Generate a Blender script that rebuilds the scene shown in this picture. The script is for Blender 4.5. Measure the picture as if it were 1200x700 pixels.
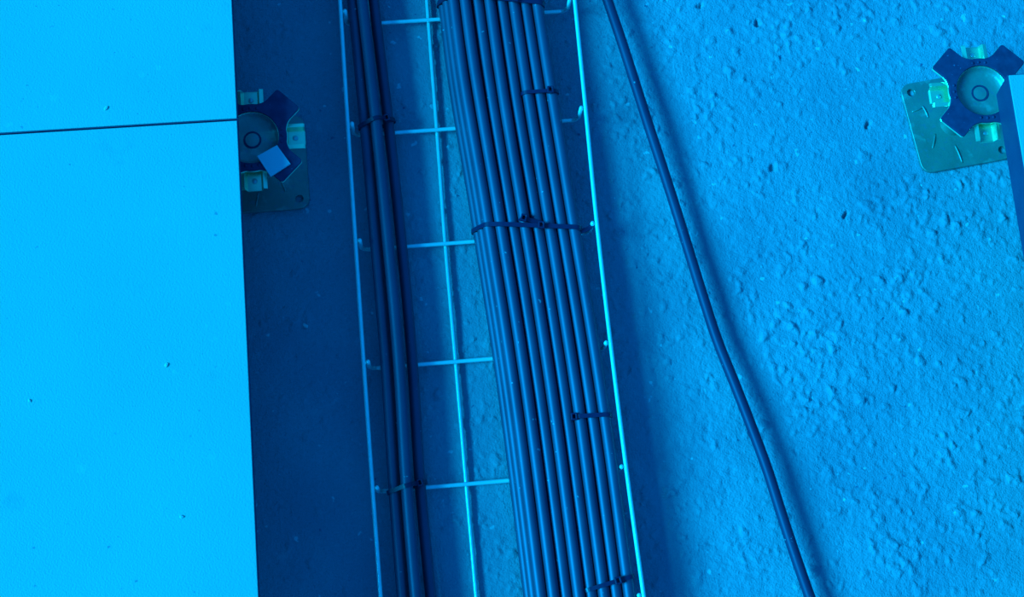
import bpy, bmesh, math, random
import numpy as np
from mathutils import Vector, Matrix

random.seed(7)
rng = np.random.default_rng(11)
S = 0.001                                   # everything below is written in millimetres
for o in list(bpy.data.objects):
    bpy.data.objects.remove(o)
scene = bpy.context.scene
COL = scene.collection

# ------------------------------------------------------------------ camera
F_PX = 1760.25
CAM = Vector((119.40, -409.80, 1210.32))
RX, RY, RZ = 0.2353, -0.0503, -0.0841
ROT = Matrix.Rotation(RZ, 3, 'Z') @ Matrix.Rotation(RY, 3, 'Y') @ Matrix.Rotation(RX, 3, 'X')
cd = bpy.data.cameras.new('camera')
cd.sensor_width = 36.0
cd.lens = 36.0 * F_PX / 1200.0
cd.clip_start = 0.01
cam = bpy.data.objects.new('camera', cd)
COL.objects.link(cam)
cam.matrix_world = Matrix.Translation(CAM * S) @ ROT.to_4x4()
scene.camera = cam

# ------------------------------------------------------------------ light: blue daylight from the left
world = bpy.data.worlds.new('world')
scene.world = world
world.use_nodes = True
bg = world.node_tree.nodes['Background']
bg.inputs[0].default_value = (0.001, 0.25, 1.0, 1)
bg.inputs[1].default_value = 0.36
sd = bpy.data.lights.new('window_daylight', 'SUN')
sd.energy = 4.0
sd.color = (0.0015, 0.50, 1.0)
sd.angle = math.radians(23)
sun = bpy.data.objects.new('window_daylight', sd)
COL.objects.link(sun)
sun.rotation_euler = (math.radians(6), math.radians(-53.5), 0)

vs = scene.view_settings
vs.view_transform = 'Standard'
vs.look = 'None'
vs.exposure = 1.15
vs.gamma = 1.0
vs.use_curve_mapping = False

# ------------------------------------------------------------------ heights (mm)
HEAD = 88.4                 # underside of the panels
TOP = 124.0                 # walking surface
CROSS_Z, LONG_Z, RAIL_Z = 8.4, 5.0, 36.9
WIRE_R = 1.75


def W(x, y, z):
    """photo direction -> point on the horizontal plane z (mm)"""
    d = ROT @ Vector(((x - 600) / F_PX, (350 - y) / F_PX, -1.0))
    t = (z - CAM.z) / d.z
    return CAM + d * t


# ------------------------------------------------------------------ materials
def mat(name, col, rough=0.6, metal=0.0, spec=0.5):
    m = bpy.data.materials.new(name)
    m.use_nodes = True
    b = m.node_tree.nodes['Principled BSDF']
    b.inputs['Base Color'].default_value = (*col, 1)
    b.inputs['Roughness'].default_value = rough
    b.inputs['Metallic'].default_value = metal
    b.inputs['Specular IOR Level'].default_value = spec
    return m


def noisy(m, scale, c0, c1, lo=0.35, hi=0.65, detail=6.0, rough_pair=None):
    nt = m.node_tree
    b = nt.nodes['Principled BSDF']
    tc = nt.nodes.new('ShaderNodeTexCoord')
    n = nt.nodes.new('ShaderNodeTexNoise')
    n.inputs['Scale'].default_value = scale
    n.inputs['Detail'].default_value = detail
    nt.links.new(tc.outputs['Object'], n.inputs['Vector'])
    r = nt.nodes.new('ShaderNodeValToRGB')
    r.color_ramp.elements[0].position = lo
    r.color_ramp.elements[1].position = hi
    r.color_ramp.elements[0].color = (*c0, 1)
    r.color_ramp.elements[1].color = (*c1, 1)
    nt.links.new(n.outputs['Fac'], r.inputs['Fac'])
    nt.links.new(r.outputs['Color'], b.inputs['Base Color'])
    return tc, n, r


def add_bump(m, tc, layers):
    """layers: (kind, scale, distance in metres, strength)"""
    nt = m.node_tree
    b = nt.nodes['Principled BSDF']
    prev = None
    for kind, scale, dist, strength in layers:
        if kind == 'noise':
            n = nt.nodes.new('ShaderNodeTexNoise')
            n.inputs['Detail'].default_value = 5
            out = n.outputs['Fac']
        else:
            n = nt.nodes.new('ShaderNodeTexVoronoi')
            out = n.outputs['Distance']
        n.inputs['Scale'].default_value = scale
        nt.links.new(tc.outputs['Object'], n.inputs['Vector'])
        bp = nt.nodes.new('ShaderNodeBump')
        bp.inputs['Distance'].default_value = dist
        bp.inputs['Strength'].default_value = strength
        nt.links.new(out, bp.inputs['Height'])
        if prev:
            nt.links.new(prev.outputs['Normal'], bp.inputs['Normal'])
        prev = bp
    nt.links.new(prev.outputs['Normal'], b.inputs['Normal'])


def mix_spots(m, tc, scale, thr, col, soft=0.03, noise_detail=2.0):
    """small marks of another colour: thresholded noise mixed over the base colour"""
    nt = m.node_tree
    b = nt.nodes['Principled BSDF']
    src = b.inputs['Base Color'].links[0].from_socket
    n = nt.nodes.new('ShaderNodeTexNoise')
    n.inputs['Scale'].default_value = scale
    n.inputs['Detail'].default_value = noise_detail
    nt.links.new(tc.outputs['Object'], n.inputs['Vector'])
    r = nt.nodes.new('ShaderNodeMapRange')
    r.inputs['From Min'].default_value = thr
    r.inputs['From Max'].default_value = thr + soft
    nt.links.new(n.outputs['Fac'], r.inputs['Value'])
    mx = nt.nodes.new('ShaderNodeMix')
    mx.data_type = 'RGBA'
    nt.links.new(r.outputs['Result'], mx.inputs['Factor'])
    nt.links.new(src, mx.inputs['A'])
    mx.inputs['B'].default_value = (*col, 1)
    nt.links.new(mx.outputs['Result'], b.inputs['Base Color'])


M = {}
M['concrete'] = mat('rough_concrete', (0.3, 0.3, 0.3), 0.85, 0, 0.3)
tc, n, r = noisy(M['concrete'], 9, (0.335, 0.27, 0.325), (0.41, 0.36, 0.40), 0.3, 0.7)
mix_spots(M['concrete'], tc, 42, 0.62, (0.42, 0.37, 0.41), 0.12, 4)
mix_spots(M['concrete'], tc, 95, 0.69, (0.6, 0.56, 0.58), 0.04, 2)
mix_spots(M['concrete'], tc, 130, 0.70, (0.16, 0.13, 0.22), 0.06, 3)
add_bump(M['concrete'], tc, [('noise', 210, 0.0020, 0.6), ('noise', 700, 0.0010, 0.8)])

M['panel'] = mat('panel_board', (0.5, 0.5, 0.5), 0.62, 0, 0.35)
tc, n, r = noisy(M['panel'], 7, (0.44, 0.44, 0.40), (0.47, 0.48, 0.43), 0.3, 0.7)
mix_spots(M['panel'], tc, 26, 0.66, (0.40, 0.395, 0.385), 0.10, 6)
mix_spots(M['panel'], tc, 60, 0.69, (0.52, 0.50, 0.46), 0.05, 3)
mix_spots(M['panel'], tc, 170, 0.715, (0.30, 0.28, 0.34), 0.06, 2)
add_bump(M['panel'], tc, [('noise', 850, 0.0006, 0.6), ('noise', 45, 0.0012, 0.1)])

M['edge'] = mat('panel_edge_band', (0.14, 0.10, 0.17), 0.6, 0, 0.3)
tc, n, r = noisy(M['edge'], 40, (0.075, 0.048, 0.11), (0.10, 0.065, 0.135), 0.3, 0.7)

M['wire'] = mat('galvanised_wire', (0.75, 0.8, 0.75), 0.28, 0.35, 0.8)
tc, n, r = noisy(M['wire'], 120, (0.78, 0.90, 0.80), (0.95, 1.0, 0.9), 0.3, 0.7)

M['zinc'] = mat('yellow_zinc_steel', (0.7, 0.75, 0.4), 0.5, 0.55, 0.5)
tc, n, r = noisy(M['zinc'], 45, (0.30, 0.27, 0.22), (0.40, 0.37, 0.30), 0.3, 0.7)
mix_spots(M['zinc'], tc, 260, 0.56, (0.30, 0.30, 0.30), 0.12, 4)
mix_spots(M['zinc'], tc, 60, 0.60, (0.56, 0.55, 0.44), 0.12, 4)
add_bump(M['zinc'], tc, [('noise', 200, 0.0006, 0.45)])

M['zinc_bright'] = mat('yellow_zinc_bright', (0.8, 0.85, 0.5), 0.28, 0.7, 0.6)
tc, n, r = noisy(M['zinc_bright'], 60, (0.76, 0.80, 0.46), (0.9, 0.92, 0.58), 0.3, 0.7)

M['gasket'] = mat('dark_gasket_plastic', (0.06, 0.03, 0.1), 0.65, 0, 0.2)
tc, n, r = noisy(M['gasket'], 150, (0.05, 0.035, 0.085), (0.085, 0.055, 0.12), 0.35, 0.7)
mix_spots(M['gasket'], tc, 330, 0.70, (0.2, 0.14, 0.24), 0.05, 2)

M['stud'] = mat('zinc_stud', (0.5, 0.55, 0.5), 0.4, 0.6, 0.5)
M['shim'] = mat('pale_shim', (0.72, 0.70, 0.68), 0.5, 0, 0.4)
M['crumb'] = mat('concrete_crumb', (0.6, 0.6, 0.58), 0.8, 0, 0.3)

def sheath(name, c0, c1, rough, spec):
    m = mat(name, c0, rough, 0, spec)
    tc_, n_, r_ = noisy(m, 25, c0, c1, 0.3, 0.7)
    nt = m.node_tree
    geo = nt.nodes.new('ShaderNodeNewGeometry')          # world position: no two cables marked alike
    for l in list(nt.links):
        if l.from_node == tc_:
            nt.links.new(geo.outputs['Position'], l.to_socket)
    mix_spots(m, tc_, 190, 0.735, (0.3, 0.28, 0.3), 0.03, 2)
    for l in list(nt.links):
        if l.from_node == tc_:
            nt.links.new(geo.outputs['Position'], l.to_socket)
    m.node_tree.nodes['Principled BSDF'].inputs['Specular Tint'].default_value = (0.9, 0.72, 1.0, 1)
    return m


M['cable'] = sheath('black_cable_sheath', (0.050, 0.042, 0.075), (0.072, 0.060, 0.10), 0.5, 1.0)
M['cable_dark'] = sheath('loose_cable_sheath', (0.040, 0.030, 0.070), (0.055, 0.042, 0.085), 0.5, 0.45)
M['tie'] = mat('black_nylon_tie', (0.02, 0.012, 0.05), 0.4, 0, 0.5)


# ------------------------------------------------------------------ helpers
def tag(o, label=None, cat=None, group=None, kind=None):
    if label: o['label'] = label
    if cat: o['category'] = cat
    if group: o['group'] = group
    if kind: o['kind'] = kind
    return o


def empty(name, loc, rz=0.0):
    o = bpy.data.objects.new(name, None)
    COL.objects.link(o)
    o.location = Vector(loc) * S
    o.rotation_euler = (0, 0, rz)
    o.empty_display_size = 0.02
    return o


def mesh_obj(name, verts, faces, m, parent=None, smooth=False):
    me = bpy.data.meshes.new(name)
    me.from_pydata([tuple(c * S for c in v) for v in verts], [], faces)
    me.update()
    bm = bmesh.new()
    bm.from_mesh(me)
    bmesh.ops.recalc_face_normals(bm, faces=bm.faces)
    bm.to_mesh(me)
    bm.free()
    if smooth:
        for p in me.polygons:
            p.use_smooth = True
    me.materials.append(m)
    o = bpy.data.objects.new(name, me)
    COL.objects.link(o)
    if parent:
        o.parent = parent
    return o


def tube_geo(pts, r, seg=12, caps=True):
    pts = [Vector(p) for p in pts]
    V, Fc = [], []
    prev_n = None
    for i, p in enumerate(pts):
        t = (pts[min(i + 1, len(pts) - 1)] - pts[max(i - 1, 0)]).normalized()
        if prev_n is None:
            up = Vector((0, 0, 1)) if abs(t.z) < 0.9 else Vector((0, 1, 0))
            nn = (up - t * up.dot(t)).normalized()
        else:
            nn = (prev_n - t * prev_n.dot(t)).normalized()
        prev_n = nn
        bn = t.cross(nn)
        for k in range(seg):
            a = 2 * math.pi * k / seg
            V.append(p + (nn * math.cos(a) + bn * math.sin(a)) * r)
    for i in range(len(pts) - 1):
        for k in range(seg):
            a, b = i * seg + k, i * seg + (k + 1) % seg
            Fc.append((a, b, b + seg, a + seg))
    if caps:
        Fc.append(tuple(range(seg))[::-1])
        Fc.append(tuple(range((len(pts) - 1) * seg, len(pts) * seg)))
    return V, Fc


def catmull(pts, sub=6):
    pts = [Vector(p) for p in pts]
    out = []
    n = len(pts)
    for i in range(n - 1):
        p0 = pts[i - 1] if i > 0 else pts[0] * 2 - pts[1]
        p1, p2 = pts[i], pts[i + 1]
        p3 = pts[i + 2] if i + 2 < n else pts[-1] * 2 - pts[-2]
        for k in range(sub):
            t = k / sub
            out.append(0.5 * ((2 * p1) + (p2 - p0) * t + (2 * p0 - 5 * p1 + 4 * p2 - p3) * t * t
                              + (3 * p1 - p0 - 3 * p2 + p3) * t ** 3))
    out.append(pts[-1])
    return out


def slab(outer, holes, z0, z1):
    """verts, faces of a flat plate of any outline with holes"""
    bm = bmesh.new()
    loops = [outer] + holes
    rings = []
    for lp in loops:
        vs_ = [bm.verts.new((p[0], p[1], z1)) for p in lp]
        for i in range(len(vs_)):
            bm.edges.new((vs_[i], vs_[(i + 1) % len(vs_)]))
        rings.append(vs_)
    bmesh.ops.triangle_fill(bm, edges=bm.edges[:], use_beauty=True, use_dissolve=False)
    bm.verts.index_update()
    top = [tuple(v.index for v in f.verts) for f in bm.faces]
    vt = [Vector(v.co) for v in bm.verts]
    idx = [[v.index for v in rg] for rg in rings]
    bm.free()
    n = len(vt)
    V = vt + [Vector((v.x, v.y, z0)) for v in vt]
    Fc = top + [tuple(i + n for i in f)[::-1] for f in top]
    for rg in idx:
        for i in range(len(rg)):
            a, b = rg[i], rg[(i + 1) % len(rg)]
            Fc.append((a, b, b + n, a + n))
    return V, Fc


def circle(cx, cy, r, n=16):
    return [(cx + r * math.cos(2 * math.pi * k / n), cy + r * math.sin(2 * math.pi * k / n)) for k in range(n)]


def lathe(profile, seg=40):
    V, Fc = [], []
    for (r, z) in profile:
        for k in range(seg):
            a = 2 * math.pi * k / seg
            V.append((r * math.cos(a), r * math.sin(a), z))
    for i in range(len(profile) - 1):
        for k in range(seg):
            a, b = i * seg + k, i * seg + (k + 1) % seg
            Fc.append((a, b, b + seg, a + seg))
    return V, Fc


def bevel(o, width, seg=2):
    md = o.modifiers.new('bevel', 'BEVEL')
    md.width = width * S
    md.segments = seg
    md.limit_method = 'ANGLE'


# ------------------------------------------------------------------ floor: rough concrete slab
def value_noise(xs, ys, scale, seed):
    g = np.random.default_rng(seed)
    n = 256
    tab = g.random((n, n))
    x = xs / scale
    y = ys / scale
    xi = np.floor(x).astype(int); yi = np.floor(y).astype(int)
    fx = x - xi; fy = y - yi
    fx = fx * fx * (3 - 2 * fx); fy = fy * fy * (3 - 2 * fy)
    a = tab[xi % n, yi % n]; b = tab[(xi + 1) % n, yi % n]
    c = tab[xi % n, (yi + 1) % n]; d = tab[(xi + 1) % n, (yi + 1) % n]
    return (a * (1 - fx) + b * fx) * (1 - fy) + (c * (1 - fx) + d * fx) * fy - 0.5


def build_floor():
    step = 1.15
    gx = np.concatenate([np.linspace(-900, -20, 30)[:-1], np.arange(-20, 720, step), np.linspace(722, 1500, 30)])
    gy = np.concatenate([np.linspace(-1100, -400, 30)[:-1], np.arange(-400, 235, step), np.linspace(237, 900, 30)])
    X, Y = np.meshgrid(gx, gy, indexing='ij')
    Z = 1.6 * value_noise(X, Y, 60, 1) + 1.2 * value_noise(X, Y, 23, 2) + 0.7 * value_noise(X, Y, 9, 3) \
        + 0.45 * value_noise(X + 0.4 * Y, Y, 4.5, 4) + 0.2 * value_noise(X, Y, 2.3, 5)
    rough = np.clip(value_noise(X, Y, 85, 6) * 1.7 + 0.62, 0.15, 1.2)
    rough = rough * np.clip(0.45 + (X - 150) / 300, 0.45, 1.0)      # the open bay is the coarser part
    Z *= 0.45 + 0.5 * rough

    WX = 3.2 * value_noise(X, Y, 4.2, 21) + 1.4 * value_noise(X, Y, 2.1, 22)
    WY = 3.2 * value_noise(X, Y, 4.2, 23) + 1.4 * value_noise(X, Y, 2.1, 24)

    def stamp(cx, cy, r, h, e=1.0, rot=0.0, power=1.0):
        R = r * max(e, 1 / e) * 1.3
        i0, i1 = np.searchsorted(gx, [cx - R, cx + R])
        j0, j1 = np.searchsorted(gy, [cy - R, cy + R])
        if i1 <= i0 or j1 <= j0:
            return
        dx = X[i0:i1, j0:j1] - cx + WX[i0:i1, j0:j1]; dy = Y[i0:i1, j0:j1] - cy + WY[i0:i1, j0:j1]
        u = (dx * math.cos(rot) + dy * math.sin(rot)) / (r * e)
        v = (-dx * math.sin(rot) + dy * math.cos(rot)) / (r / e)
        d = u * u + v * v
        Z[i0:i1, j0:j1] += h * np.clip(1 - d, 0, 1) ** power
    # splashes and crumbs of mortar bonded to the slab, in clusters
    for c in range(260):
        cx, cy = rng.uniform(0, 720), rng.uniform(-390, 230)
        dens = float(np.interp(cx, [0, 150, 330, 720], [0.25, 0.4, 0.9, 1.0]))
        spread = rng.uniform(10, 42)
        for k in range(int(rng.integers(5, 30) * dens)):
            r_ = rng.uniform(1.3, 3.7) * (1.5 if rng.random() < 0.12 else 1)
            stamp(cx + rng.normal(0, spread), cy + rng.normal(0, spread), r_, rng.uniform(0.5, 1.5) * (0.6 + 0.1 * r_),
                  rng.uniform(0.75, 1.35), rng.uniform(0, 3.1), 0.42)
    for k in range(1300):
        cx, cy = rng.uniform(-10, 720), rng.uniform(-390, 230)
        stamp(cx, cy, rng.uniform(1.5, 4), rng.uniform(-1.0, 1.0), rng.uniform(0.7, 1.4), rng.uniform(0, 3.1))
    for (x, y) in [(820, 8), (888, 28), (1018, 146), (906, 198), (991, 253)]:
        p = W(x, y, 0)
        stamp(p.x, p.y, 3.2, -5.0, 1.3, 1.0)
    fade = np.clip((X + 300) / 200, 0.2, 1)
    Z = np.clip(Z * fade, -4, 3.0)
    nx, ny = X.shape
    co = np.stack([X, Y, Z], -1).reshape(-1, 3) * S
    idx = np.arange(nx * ny).reshape(nx, ny)
    q = np.stack([idx[:-1, :-1], idx[1:, :-1], idx[1:, 1:], idx[:-1, 1:]], -1).reshape(-1, 4)
    me = bpy.data.meshes.new('floor')
    me.vertices.add(len(co)); me.vertices.foreach_set('co', co.ravel())
    me.loops.add(q.size); me.loops.foreach_set('vertex_index', q.ravel().astype(np.int32))
    me.polygons.add(len(q)); me.polygons.foreach_set('loop_start', np.arange(0, q.size, 4, dtype=np.int32))
    me.polygons.foreach_set('use_smooth', np.ones(len(q), dtype=bool))
    me.update(); me.validate()
    me.materials.append(M['concrete'])
    o = bpy.data.objects.new('floor', me)
    COL.objects.link(o)
    tag(o, 'rough blue lit concrete subfloor slab with mortar lumps', kind='structure')


build_floor()


# ------------------------------------------------------------------ raised floor panels
def floor_panel(x0, y0, label):
    gap = 0.35
    t = empty('access_panel', (x0 + 300, y0 + 300, HEAD))
    a = 300 - gap
    th = TOP - HEAD
    # board with a thin plastic edge band on its four sides
    V, Fc = slab([(-a + .6, -a + .6), (a - .6, -a + .6), (a - .6, a - .6), (-a + .6, a - .6)], [], 0.6, th)
    nv = len(V) // 2
    V = V[:nv] + [Vector((v.x * (a - 4.0) / (a - .6), v.y * (a - 4.0) / (a - .6), v.z)) for v in V[nv:]]   # undercut sides
    b = mesh_obj('board', V, Fc, M['panel'], t)
    bevel(b, 0.5, 2)
    for k in range(4):
        # undercut band: 1.2 mm thick, follows the side
        ang = k * math.pi / 2
        c, s = math.cos(ang), math.sin(ang)
        prof = [(a - 4.2, 0.6), (a - 4.6, 0.0), (a - 3.4, 0.0), (a, th - 1.2), (a - 0.6, th - 0.9)]
        V, Fc = [], []
        for e in (-1, 1):
            for (u, z) in prof:
                w = e * u
                V.append((u * c - w * s, u * s + w * c, z))
        n = len(prof)
        for i in range(n):
            j = (i + 1) % n
            Fc.append((i, j, j + n, i + n))
        Fc += [tuple(range(n)), tuple(range(n, 2 * n))[::-1]]
        mesh_obj('edge_band', V, Fc, M['edge'], t)
    V, Fc = slab([(-a + 6, -a + 6), (a - 6, -a + 6), (a - 6, a - 6), (-a + 6, a - 6)], [], 0.0, 0.6)
    mesh_obj('underside_sheet', V, Fc, M['stud'], t)
    tag(t, label, 'floor panel', 'raised floor panels')
    return t


floor_panel(-600, 0, 'pale raised floor panel above the thin joint, filling the upper left corner')
floor_panel(-600, -600, 'large pale raised floor panel below the thin joint at the left')
floor_panel(600, -601.7, 'raised floor panel with dark edge at the right, resting on one pedestal corner')


# ------------------------------------------------------------------ pedestals
def star_outline(scale=1.0, reach=43.0, half=12.0, ring=27.6):
    pts = []
    for q in range(4):
        a = math.radians(45 + 90 * q)
        loc = []
        loc.append((reach, -half + 2.2)); loc.append((reach, half - 2.2))
        loc.append((reach - 0.6, half - 0.6)); loc.append((reach - 2.2, half))
        loc.append((30.5, half))
        p1 = (ring * math.cos(math.radians(34.5)), ring * math.sin(math.radians(34.5)))
        for t in (0.3, 0.55, 0.8, 1.0):
            c = (26.5, half + 0.5)
            loc.append(tuple((1 - t) ** 2 * A + 2 * t * (1 - t) * B + t * t * C for A, B, C in zip((30.5, half), c, p1)))
        for d in (39, 42, 45):
            loc.append((ring * math.cos(math.radians(d)), ring * math.sin(math.radians(d))))
        mir = [(x, -y) for (x, y) in loc[2:-1]][::-1]
        for (x, y) in mir + loc:
            pts.append((scale * (x * math.cos(a) - y * math.sin(a)), scale * (x * math.sin(a) + y * math.cos(a))))
    return pts


def pedestal(head_px, plate_px, plate_rot, ribs, label):
    hp = W(*head_px, HEAD)
    bp = W(*plate_px, 2)
    t = empty('pedestal', (hp.x, hp.y, 0))
    ox, oy = bp.x - hp.x, bp.y - hp.y
    # base plate with rounded corners and a fixing hole in each corner
    a, rc = 41.0, 9.0
    out = []
    for q, (sx, sy) in enumerate(((1, 1), (-1, 1), (-1, -1), (1, -1))):
        for k in range(7):
            g = math.radians(90 * q + 15 * k)
            out.append((sx * (a - rc) + rc * math.cos(g), sy * (a - rc) + rc * math.sin(g)))
    holes = [circle(sx * 32.5, sy * 32.5, 3.4, 14) for (sx, sy) in ((-1, 1), (1, -1))]
    V, Fc = slab(out, holes, 1.0, 4.2)
    pl = mesh_obj('base_plate', V, Fc, M['zinc'], t)
    bevel(pl, 0.5, 1)
    pl.location = Vector((ox, oy, 0)) * S
    pl.rotation_euler = (0, 0, plate_rot)
    inv = Matrix.Rotation(-plate_rot, 2)
    for (xa, ya, xb, yb) in ribs:                       # pressed stiffening ribs
        pa, pb = W(xa, ya, 4.2), W(xb, yb, 4.2)
        A = inv @ Vector((pa.x - bp.x, pa.y - bp.y)); B = inv @ Vector((pb.x - bp.x, pb.y - bp.y))
        pts = [(*A, 3.9), (*(A * .65 + B * .35), 4.6), (*(A * .3 + B * .7), 4.5), (*B, 3.7)]
        V, Fc = tube_geo(catmull(pts, 3), 0.8, 8)
        mesh_obj('pressed_rib', V, Fc, M['zinc'], pl, True)
    V, Fc = lathe([(11, 4.2), (10.5, 6), (10, 14), (10, 70), (0.01, 70)], 24)
    st = mesh_obj('stem', V, Fc, M['zinc'], t, True)
    st.location = Vector((ox * 0.5, oy * 0.5, 0)) * S
    hexa = [(15 * math.cos(math.radians(60 * k)), 15 * math.sin(math.radians(60 * k))) for k in range(6)]
    V, Fc = slab(hexa, [], 58, 66)
    mesh_obj('levelling_nut', V, Fc, M['stud'], st)
    # pressed steel head: star plate, dished cup, threaded stud, four channel tabs
    z1 = HEAD - 2.2
    V, Fc = slab(star_outline(1.015, 42.5), [circle(0, 0, 20.6, 40)], z1 - 1.8, z1)
    hd = mesh_obj('head_plate', V, Fc, M['zinc_bright'], t)
    bevel(hd, 0.5, 1)
    V, Fc = lathe([(21.2, z1), (20.6, z1 - .4), (19.6, z1 - 2.2), (17.6, z1 - 3.8), (12, z1 - 4.8), (7.2, z1 - 5.2),
                   (0.01, z1 - 5.2)], 48)
    mesh_obj('dished_cup', V, Fc, M['zinc'], hd, True)
    V, Fc = lathe([(7.0, z1 - 5.2), (7.0, z1 - 4.6), (5.7, z1 - 4.6), (5.7, z1 - 5.2)], 40)
    mesh_obj('stud_ring', V, Fc, M['gasket'], hd)
    V, Fc = lathe([(5.7, z1 - 5.1), (5.5, z1 - 4.7), (2.0, z1 - 4.5), (0.01, z1 - 4.5)], 32)
    mesh_obj('stud', V, Fc, M['zinc'], hd)
    for q in range(4):
        ang = q * math.pi / 2
        prof = [(-10.4, -2.0), (-7.2, -1.0), (-5.4, -6.6), (5.4, -6.6), (7.2, -1.0), (10.4, -2.0)]
        V, Fc = [], []
        for (r_, dz) in ((22.5, 0), (40.0, -0.4), (41.3, -1.2)):
            for (w, z) in prof:
                V.append((r_, w, z1 + z + dz))
            for (w, z) in prof:
                V.append((r_, w * 0.97, z1 + z + dz - 1.5))
        n = len(prof)
        for s_ in range(2):
            o1, o2 = s_ * 2 * n, (s_ + 1) * 2 * n
            for i in range(n - 1):
                Fc.append((o1 + i, o1 + i + 1, o2 + i + 1, o2 + i))
                Fc.append((o1 + n + i + 1, o1 + n + i, o2 + n + i, o2 + n + i + 1))
            Fc.append((o1, o2, o2 + n, o1 + n))
            Fc.append((o1 + n - 1, o1 + 2 * n - 1, o2 + 2 * n - 1, o2 + n - 1))
        e = 4 * n
        for i in range(n - 1):
            Fc.append((e + i, e + i + 1, e + n + i + 1, e + n + i))
            Fc.append((i + 1, i, n + i, n + i + 1))
        ch = mesh_obj('channel_tab', V, Fc, M['zinc_bright'], t)
        bevel(ch, 0.5, 2)
        ch.rotation_euler = (0, 0, ang)
        V, Fc = lathe([(2.2, z1 - 6.55), (1.6, z1 - 6.1), (0.01, z1 - 6.0)], 16)
        rv = mesh_obj('rivet', [(x + 33.5, y, z) for (x, y, z) in V], Fc, M['stud'], ch, True)
    # dark plastic gasket lying on the head
    V, Fc = slab(star_outline(), [circle(0, 0, 21.4, 40)], z1, HEAD)
    gk = mesh_obj('gasket', V, Fc, M['gasket'], t)
    gk['label'] = 'dark plastic star gasket'
    bevel(gk, 0.6, 2)
    for q in range(4):                                   # little moulded pips along the ring
        for d in (-13, 0, 12):
            a_ = math.radians(90 * q + d)
            V, Fc = lathe([(1.3, 0), (1.2, 0.7), (0.6, 1.1), (0.01, 1.2)], 10)
            mesh_obj('pip', [(x + 24 * math.cos(a_), y + 24 * math.sin(a_), z + HEAD - 0.3) for (x, y, z) in V], Fc,
                     M['gasket'], gk, True)
    tag(t, label, 'pedestal', 'raised floor pedestals')
    return t


pedestal((1152, 105.5), (1120, 143), math.radians(6.5),
         [(1081, 124, 1088, 138), (1096, 157, 1093, 174), (1119, 170, 1128, 191), (1069, 131, 1080, 127)],
         'brightly lit yellow zinc pedestal with dark star gasket at the upper right')
pedestal((294.5, 160.5), (302.5, 194), math.radians(0.8),
         [(329, 211, 335, 225), (303, 226, 300, 242)],
         'shaded zinc pedestal half hidden beneath the joint of the left panels')

# pale square shim lying on the shaded pedestal's gasket
q = [W(x, y, HEAD + 2) for (x, y) in ((301, 183), (324.5, 170), (340.5, 192), (317, 207))]
cx = sum(p.x for p in q) / 4; cy = sum(p.y for p in q) / 4
V, Fc = slab([(p.x - cx, p.y - cy) for p in q][::-1], [], 0, 2.2)
sh = mesh_obj('shim_pad', V, Fc, M['shim'])
sh.location = Vector((cx, cy, HEAD + 0.05)) * S
bevel(sh, 0.4, 2)
tag(sh, 'pale square shim pad lying on the shaded pedestal gasket', 'shim')

# ------------------------------------------------------------------ wire cable tray
TRAY0 = Vector((151.61, 123.16))
TA = 0.0078
TD = Vector((math.sin(TA), -math.cos(TA)))          # along the tray, down the picture
TE = Vector((math.cos(TA), math.sin(TA)))           # across, to the right


def tray_pt(e, d, z):
    p = TRAY0 + TE * e + TD * d
    return Vector((p.x, p.y, z))


WL = 74.2
tray = empty('wire_cable_tray', tray_pt(26, 200, 0))
tag(tray, 'galvanised wire mesh cable tray running down the concrete floor', 'cable tray')
T0 = tray_pt(26, 200, 0)


def tray_wire(name, pts, r=WIRE_R, seg=12):
    V, Fc = tube_geo([Vector(p) - T0 for p in pts], r, seg)
    return mesh_obj(name, V, Fc, M['wire'], tray, True)


def through(pxs, z, ext=330):
    """points on plane z through photo points, extended straight beyond both ends"""
    pts = [W(x, y, z) for (x, y) in pxs]
    da, db = (pts[0] - pts[1]).normalized(), (pts[-1] - pts[-2]).normalized()
    steps = [k for k in (45, 100, 180, 260) if k < ext] + [ext]
    return [pts[0] + da * k for k in reversed(steps)] + pts + [pts[-1] + db * k for k in steps]


rail_l = through([(398.5, 0), (407.5, 145), (416.7, 285), (426.5, 430), (436.5, 572), (446, 700)], RAIL_Z)
rail_r = through([(673.5, 0), (686, 125), (699.5, 262), (715.5, 402), (734, 550), (754.5, 700)], RAIL_Z)
tray_wire('side_rail', catmull(rail_l, 5))
tray_wire('side_rail', catmull(rail_r, 5))


def rail_at(rail, d):
    """e offset of the rail at tray distance d"""
    c = [((Vector((p.x, p.y)) - TRAY0).dot(TE), (Vector((p.x, p.y)) - TRAY0).dot(TD)) for p in rail]
    c.sort(key=lambda t: t[1])
    return float(np.interp(d, [k[1] for k in c], [k[0] for k in c]))


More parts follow.
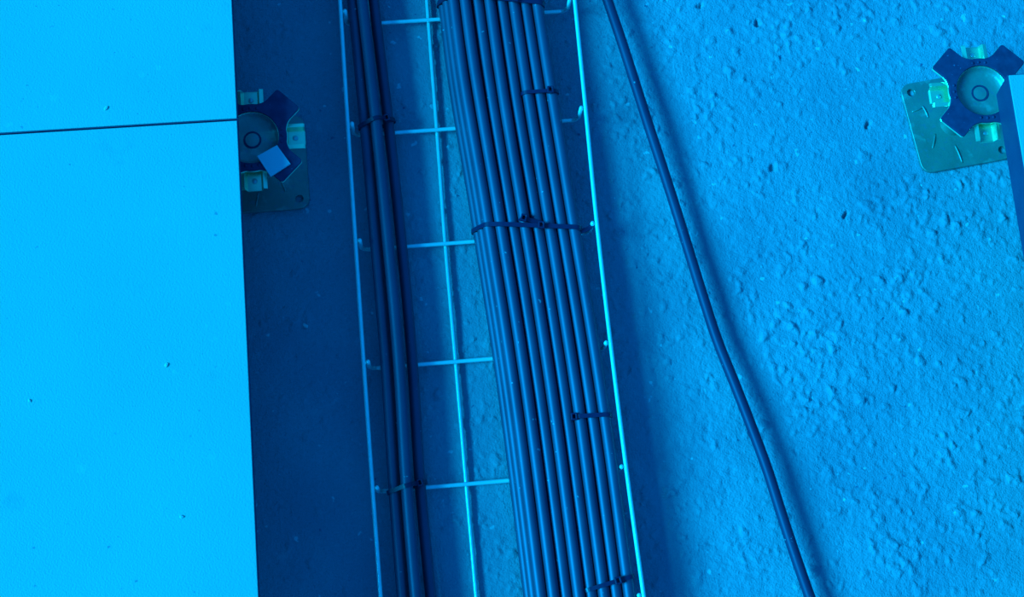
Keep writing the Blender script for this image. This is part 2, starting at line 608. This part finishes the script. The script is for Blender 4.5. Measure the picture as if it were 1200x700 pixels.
mid = through([(500.3, 0), (502, 23), (512, 152), (521.8, 285), (534, 424.5), (546.5, 569.5), (558, 700)], LONG_Z)
tray_wire('bottom_wire', catmull(mid, 5))
for off in (65,):
    tray_wire('bottom_wire', [tray_pt(off - 3, d, LONG_Z) for d in (-330, 0, 200, 400, 730)])
tray_wire('bottom_wire', [tray_pt(-50, d, LONG_Z) for d in (-330, 0, 200, 400, 730)])
for i in range(-2, 8):
    d = 100.0 * i
    el, er = rail_at(rail_l, d) + 2 * WIRE_R, rail_at(rail_r, d) - 2 * WIRE_R
    rb = 5.0
    path = [tray_pt(el, d, RAIL_Z + 1.2), tray_pt(el, d, CROSS_Z + rb + 2)]
    for k in range(5):
        g = math.radians(90 * k / 4)
        path.append(tray_pt(el + 1.5 + rb * (1 - math.cos(g)), d, CROSS_Z + rb * (1 - math.sin(g))))
    path.append(tray_pt(0, d, CROSS_Z))
    for k in range(5):
        g = math.radians(90 * (4 - k) / 4)
        path.append(tray_pt(er - 1.5 - rb * (1 - math.cos(g)), d, CROSS_Z + rb * (1 - math.sin(g))))
    path += [tray_pt(er, d, CROSS_Z + rb + 2), tray_pt(er, d, RAIL_Z + 1.2)]
    tray_wire('cross_wire', path)

# ------------------------------------------------------------------ cables
ORD = ['first', 'second', 'third', 'fourth', 'fifth', 'sixth', 'seventh', 'eighth']
ROWS = [50, 100, 150, 240, 300, 380, 490, 570, 650]
CX = [[537, 544, 553, 569, 578, 591.5, 607.5, 617.5, 628.5],
      [551, 559, 567.5, 583, 592.5, 606, 622, 633, 643],
      [566, 574, 581.5, 597, 607, 620, 636.5, 647, 657],
      [580.5, 587.5, 596, 611, 621.5, 634.5, 650.5, 661, 671.5],
      [595, 602, 610, 626, 636, 648.5, 665, 676, 686.5],
      [609, 617, 625, 640, 650, 663, 680, 690, 701],
      [622.5, 631, 639, 654, 664, 677.5, 694.5, 705.5, 716],
      [637, 644.5, 653.5, 668, 678, 692, 709, 720.5, 730.5]]
TOPX = [532, 545, 560, 574, 587.5, 602, 615, 629]        # where they leave the frame at the top
CR = 4.8
ZOFF = [-0.6, 1.0, -1.1, 1.1, -0.9, 0.5, -0.5, 0.9]      # the cables do not lie quite level


def cable(name, path, r, m, label, group):
    c = sum(path, Vector()) / len(path)
    base = Vector((path[len(path) // 2].x, path[len(path) // 2].y, 0))
    V, Fc = tube_geo([p - base for p in path], r, 14)
    o = mesh_obj(name, V, Fc, m, None, True)
    o.location = base * S
    tag(o, label, 'cable', group)
    return o


Z3 = CROSS_Z + WIRE_R + CR + 0.1
Z2 = Z3 + 9.15
Z1 = Z2 + 9.9
PATHS = {}
Y_TOP, Y_BOT = W(600, 0, 30).y, W(680, 700, 30).y


def stations(raw):
    """cable paths resampled at shared stations; outside the picture a bundle runs on parallel"""
    ys = np.arange(Y_TOP + 290, Y_BOT - 290, -10.0)
    P = np.zeros((len(raw), len(ys), 2))
    for k, path in enumerate(raw):
        a = np.array([tuple(p) for p in path]); a = a[np.argsort(a[:, 1])]
        P[k, :, 0] = np.interp(ys, a[:, 1], a[:, 0])
        P[k, :, 1] = np.interp(ys, a[:, 1], a[:, 2])
    it, ib = int(np.argmax(ys <= Y_TOP)), int(len(ys) - 1 - np.argmax(ys[::-1] >= Y_BOT))
    for e, rng_, d in ((it, range(0, it), 6), (ib, range(ib + 1, len(ys)), -6)):
        slope = float(np.mean((P[:, e + d, 0] - P[:, e, 0]) / (ys[e + d] - ys[e])))
        for q_ in rng_:
            P[:, q_, 0] = P[:, e, 0] + slope * (ys[q_] - ys[e])
            P[:, q_, 1] = P[:, e, 1]
    return ys, P


def relax(ys, P, rad, mob, lift):
    """push cables of a bundle apart until none cuts into another or into the tray wires"""
    n = len(P)
    mean = P[:, :, 0].mean(0)
    cosv = np.cos(np.arctan(np.gradient(mean, ys)))
    for step in range(400):
        if step % 20 == 0 and step < 340:                 # keep the runs smooth
            P[:, 1:-1] = P[:, 1:-1] * 0.5 + (P[:, :-2] + P[:, 2:]) * 0.25
        for a in range(n):
            for b in range(a + 1, n):
                dx = (P[b, :, 0] - P[a, :, 0]) * cosv
                dz = P[b, :, 1] - P[a, :, 1]
                if not lift:
                    dz = dz * 0
                d = np.sqrt(dx * dx + dz * dz) + 1e-6
                over = np.maximum(0, rad[a] + rad[b] + 0.12 - d)
                ma, mb = mob[a] / (mob[a] + mob[b]), mob[b] / (mob[a] + mob[b])
                P[a, :, 0] -= over * dx / d * ma; P[b, :, 0] += over * dx / d * mb
                P[a, :, 1] -= over * dz / d * ma; P[b, :, 1] += over * dz / d * mb
            if lift:
                P[a, :, 1] = np.maximum(P[a, :, 1], CROSS_Z + WIRE_R + rad[a] + 0.1)
    return [[Vector((P[k, q_, 0], ys[q_], P[k, q_, 1])) for q_ in range(len(ys))] for k in range(n)]


raw = [catmull(through([(TOPX[k], 0)] + list(zip(CX[k], ROWS)), Z1 + ZOFF[k], 340), 5) for k in range(8)]
ys_, P_ = stations(raw)
TOPROW = relax(ys_, P_, [CR] * 8, [1] * 8, False)
for k in range(8):
    PATHS[('top', k)] = TOPROW[k]
    cable('data_cable', TOPROW[k], CR, M['cable'],
          '%s black cable from the left in the top row of the wide bundle' % ORD[k], 'cables of the wide bundle')
for layer, z, dx in (('middle', Z2, -4.3), ('bottom', Z3, -7.6)):
    for k in range(8):
        p = [Vector((v.x + dx, v.y, z)) for v in PATHS[('top', k)]]
        PATHS[(layer, k)] = p
        if k == 0:
            lab = 'black cable seen as a thin strip %s' % (
                'left of the wide bundle, one layer down' if layer == 'middle' else 'at the lowest left edge of the wide bundle')
        else:
            lab = 'black cable buried under the top row of the wide bundle'
        cable('data_cable', p, CR, M['cable'], lab, 'cables of the wide bundle' if k == 0 else 'buried cables of the wide bundle')

LR = [0, 35, 145, 285, 425, 565, 665]
LX = {'A': ([413.5, 416.5, 427.5, 440, 452.5, 461, 469], Z3 + 8.5, 'black cable on the rail side of the narrow left bundle'),
      'B': ([424, 428.5, 441, 455, 468, 476, 484.5], Z3 + 14.5, 'black cable riding highest in the middle of the narrow left bundle'),
      'C': ([437.5, 442, 455.5, 470.5, 483.5, 491.5, 501.5], Z3, 'black cable nearest the centre wire in the narrow left bundle')}
raw = [catmull(through(list(zip(xs, LR)), z, 340), 5) for (xs, z, lab) in LX.values()]
raw.append([Vector(((a.x + b.x) / 2 - 1.0, a.y, Z3)) for a, b in zip(raw[0], raw[1])])
LRAD = [4.6, 4.9, 4.6, 4.4]
ys_, P_ = stations(raw)
LEFTROW = relax(ys_, P_, LRAD, [0.6, 0.25, 0.25, 1.5], True)
for k, key in enumerate('ABCD'):
    PATHS[('left', key)] = LEFTROW[k]
    cable('power_cable', LEFTROW[k], LRAD[k], M['cable'],
          LX[key][2] if key in LX else 'black cable lying underneath the narrow left bundle', 'cables of the narrow bundle')

# loose cable lying across the open floor, bowed up off the slab, resting again beyond the picture
loose_px = [(712, 0, 17.8), (729, 50, 17.8), (745, 100, 17.4), (761, 150, 17.0), (777.5, 200, 16.1), (793.5, 250, 15.3), (809, 300, 14.4),
            (824.5, 350, 14.4), (841, 400, 14.9), (861, 450, 15.3), (880.5, 500, 15.7), (899, 550, 16.1), (915, 600, 16.1),
            (931.5, 650, 15.7), (949, 700, 14.4)]
pts = [W(x, y, z) for (x, y, z) in loose_px]
d0 = (pts[0] - pts[1]); d0.z = 0; d0.normalize()
d1 = (pts[-1] - pts[-2]); d1.z = 0; d1.normalize()


def at(p, d, l, z):
    q_ = p + d * l
    return Vector((q_.x, q_.y, z))


pts = [at(pts[0], d0, 330, 7), at(pts[0], d0, 200, 7.5), at(pts[0], d0, 90, 16), at(pts[0], d0, 40, 20)] + pts + \
      [at(pts[-1], d1, 40, 15), at(pts[-1], d1, 90, 10.5), at(pts[-1], d1, 170, 7), at(pts[-1], d1, 300, 7)]
cable('loose_cable', catmull(pts, 5), 4.4, M['cable_dark'],
      'single loose dark cable crossing the open concrete at a slant', None)


# ------------------------------------------------------------------ cable ties
def crossing(path, xa, ya, xb, yb):
    """point of a cable path that the photo line a-b crosses"""
    best = None
    for i in range(len(path) - 1):
        pr = []
        for P in (path[i], path[i + 1]):
            v = ROT.transposed() @ (P - CAM)
            pr.append((600 + F_PX * v.x / -v.z, 350 - F_PX * v.y / -v.z))
        f = [(y - (ya + (yb - ya) * (x - xa) / (xb - xa))) for (x, y) in pr]
        if f[0] <= 0 <= f[1]:
            t = f[0] / (f[0] - f[1] + 1e-9)
            best = path[i].lerp(path[i + 1], t)
    return best


def hull2(pts):
    pts = sorted(set((round(a, 4), round(b, 4)) for a, b in pts))

    def half(ps):
        h = []
        for p in ps:
            while len(h) >= 2 and (h[-1][0] - h[-2][0]) * (p[1] - h[-2][1]) - (h[-1][1] - h[-2][1]) * (p[0] - h[-2][0]) <= 0:
                h.pop()
            h.append(p)
        return h
    lo, up = half(pts), half(pts[::-1])
    return lo[:-1] + up[:-1]


def cable_tie(keys, line, heads, label, width=3.4, tail=None, rad=CR):
    cs = [crossing(PATHS[k], *line) for k in keys]
    cs = [c for c in cs if c is not None]
    o = sum(cs, Vector()) / len(cs)
    a = min(cs, key=lambda c: c.x); b = max(cs, key=lambda c: c.x)
    u = Vector((b.x - a.x, b.y - a.y, 0)).normalized()
    w = Vector((-u.y, u.x, 0))
    pts = []
    for c in cs:
        cu, cz = (c - o).dot(u), c.z
        for k in range(28):
            g = 2 * math.pi * k / 28
            pts.append((cu + (rad + 0.15) * math.cos(g), cz + (rad + 0.15) * math.sin(g)))
    h = hull2(pts)
    # resample so that long flats sag a little between the cables
    zmid = min(p[1] for p in h)
    t = empty('cable_tie', (o.x, o.y, zmid))
    base = Vector((o.x, o.y, zmid))
    n = len(h)
    V, Fc = [], []
    for i in range(n):
        p, q_, r_ = Vector(h[i - 1]), Vector(h[i]), Vector(h[(i + 1) % n])
        tg = (r_ - p).normalized()
        nn = Vector((tg.y, -tg.x))
        for (off, e) in ((0, -1), (1.15, -1), (1.15, 1), (0, 1)):
            pp = q_ + nn * off
            P = Vector((o.x, o.y, 0)) + u * pp.x + Vector((0, 0, pp.y)) + w * (e * width / 2)
            V.append(P - base)
    for i in range(n):
        j = (i + 1) % n
        for k in range(4):
            l = (k + 1) % 4
            Fc.append((i * 4 + k, i * 4 + l, j * 4 + l, j * 4 + k))
    mesh_obj('strap', V, Fc, M['tie'], t)

    def surf(px):
        """top of the loop under a photo x on the tie line"""
        y = line[1] + (line[3] - line[1]) * (px - line[0]) / (line[2] - line[0])
        P = W(px, y, max(p[1] for p in h))
        cu = (P - Vector((o.x, o.y, 0))).dot(u)
        zs = []
        for i in range(n):
            (x1, z1), (x2, z2) = h[i], h[(i + 1) % n]
            if min(x1, x2) <= cu <= max(x1, x2) and abs(x2 - x1) > 1e-6:
                zs.append(z1 + (z2 - z1) * (cu - x1) / (x2 - x1))
        return cu, (max(zs) if zs else max(p[1] for p in h) - 3)
    for hx in heads:
        cu, z = surf(hx)
        bx = [(-2.6, -2.9), (2.6, -2.9), (2.6, 2.9), (-2.6, 2.9)]
        Vh, Fh = slab(bx, [[(-1.1, -1.6), (1.1, -1.6), (1.1, 1.6), (-1.1, 1.6)]], 0.6, 4.4)
        Vw = [Vector((o.x, o.y, 0)) + u * (cu + v[0]) + w * v[1] + Vector((0, 0, z + v[2])) - base for v in Vh]
        hd = mesh_obj('locking_head', Vw, Fh, M['tie'], t)
        bevel(hd, 0.4, 1)
    if tail:
        P = [W(x, y, z) for (x, y, z) in tail]
        Vt, Ft = [], []
        for i, p_ in enumerate(P):
            tg = (P[min(i + 1, len(P) - 1)] - P[max(i - 1, 0)]).normalized()
            sd_ = Vector((-tg.y, tg.x, 0)).normalized()
            for (e, dz) in ((-1, 0), (1, 0), (1, 1.1), (-1, 1.1)):
                Vt.append(p_ + sd_ * (e * width / 2) + Vector((0, 0, dz)) - base)
        for i in range(len(P) - 1):
            for k in range(4):
                l = (k + 1) % 4
                Ft.append((i * 4 + k, i * 4 + l, i * 4 + 4 + l, i * 4 + 4 + k))
        Ft += [(0, 1, 2, 3), tuple(range(len(P) * 4 - 4, len(P) * 4))]
        mesh_obj('tail', Vt, Ft, M['tie'], t)
    tag(t, label, 'cable tie', 'black nylon cable ties')


ALL = [(l, k) for l in ('top', 'middle', 'bottom') for k in range(8)]
cable_tie(ALL, (527, 6.5, 640, 5.5), [603], 'black cable tie around the wide bundle at the top edge of the picture', 4.2)
cable_tie([('top', 5), ('top', 6), ('top', 7)], (615, 111, 656, 108.5), [645],
          'black cable tie around the three right cables, in the upper part of the wide bundle', 3.0)
cable_tie(ALL, (566, 272, 690, 268), [634], 'black cable tie spanning the whole wide bundle at mid height', 3.6,
          [(672, 270.5, Z1 + 4), (681, 271.5, Z1 + 1), (690, 268, RAIL_Z - 3), (694, 264, RAIL_Z - 3)])
cable_tie([(l, k) for l in ('top', 'middle', 'bottom') for k in range(3, 5)], (608, 263.5, 640, 262.5), [612],
          'short black cable tie knotted just above the full-width tie in the wide bundle', 3.4)
cable_tie([('top', 5), ('top', 6), ('top', 7)], (668, 490, 714, 487), [673],
          'black cable tie around the three right cables, in the lower part of the wide bundle', 3.4)
cable_tie([('top', 4), ('top', 5), ('top', 6), ('top', 7)], (672, 697, 740, 676), [724],
          'slanting black cable tie on the wide bundle at the bottom edge of the picture', 3.2)
LEFT = [('left', k) for k in 'ABCD']
cable_tie(LEFT, (427, 147.5, 462, 142), [456], 'black cable tie around the narrow left bundle near the shaded pedestal', 3.4)
cable_tie(LEFT, (460, 576, 498, 566), [493], 'black cable tie around the narrow left bundle near the bottom', 3.4)

# ------------------------------------------------------------------ stray crumbs
CR_SPOTS = [(358, 382, 2, 4.2, 'pale chip of mortar on the dark concrete between panel and tray'),
            (124.5, 127, TOP, 3.0, 'tiny chip lying on the upper left panel above the joint'),
            (195, 428, TOP, 3.0, 'tiny pale crumb near the middle of the lower left panel'),
            (213, 606, TOP, 2.8, 'tiny pale crumb towards the bottom of the lower left panel'),
            (35, 470, TOP, 2.2, 'tiny pale crumb near the left edge of the lower left panel')]
for (x, y, z, r_, lab) in CR_SPOTS:
    p = W(x, y, z)
    bm = bmesh.new()
    bmesh.ops.create_icosphere(bm, subdivisions=2, radius=r_ * 0.5 * S)
    for v in bm.verts:
        k = 1 + random.uniform(-0.22, 0.22)
        v.co = Vector((v.co.x * k * 1.25, v.co.y * k * 0.8, max(v.co.z * k * 0.6, -r_ * 0.15 * S)))
    me = bpy.data.meshes.new('mortar_crumb')
    bm.to_mesh(me); bm.free()
    me.materials.append(M['crumb'])
    o = bpy.data.objects.new('mortar_crumb', me)
    COL.objects.link(o)
    o.location = (p + Vector((0, 0, r_ * 0.15))) * S
    o.rotation_euler = (0, 0, random.uniform(0, 3))
    tag(o, lab, 'crumb')
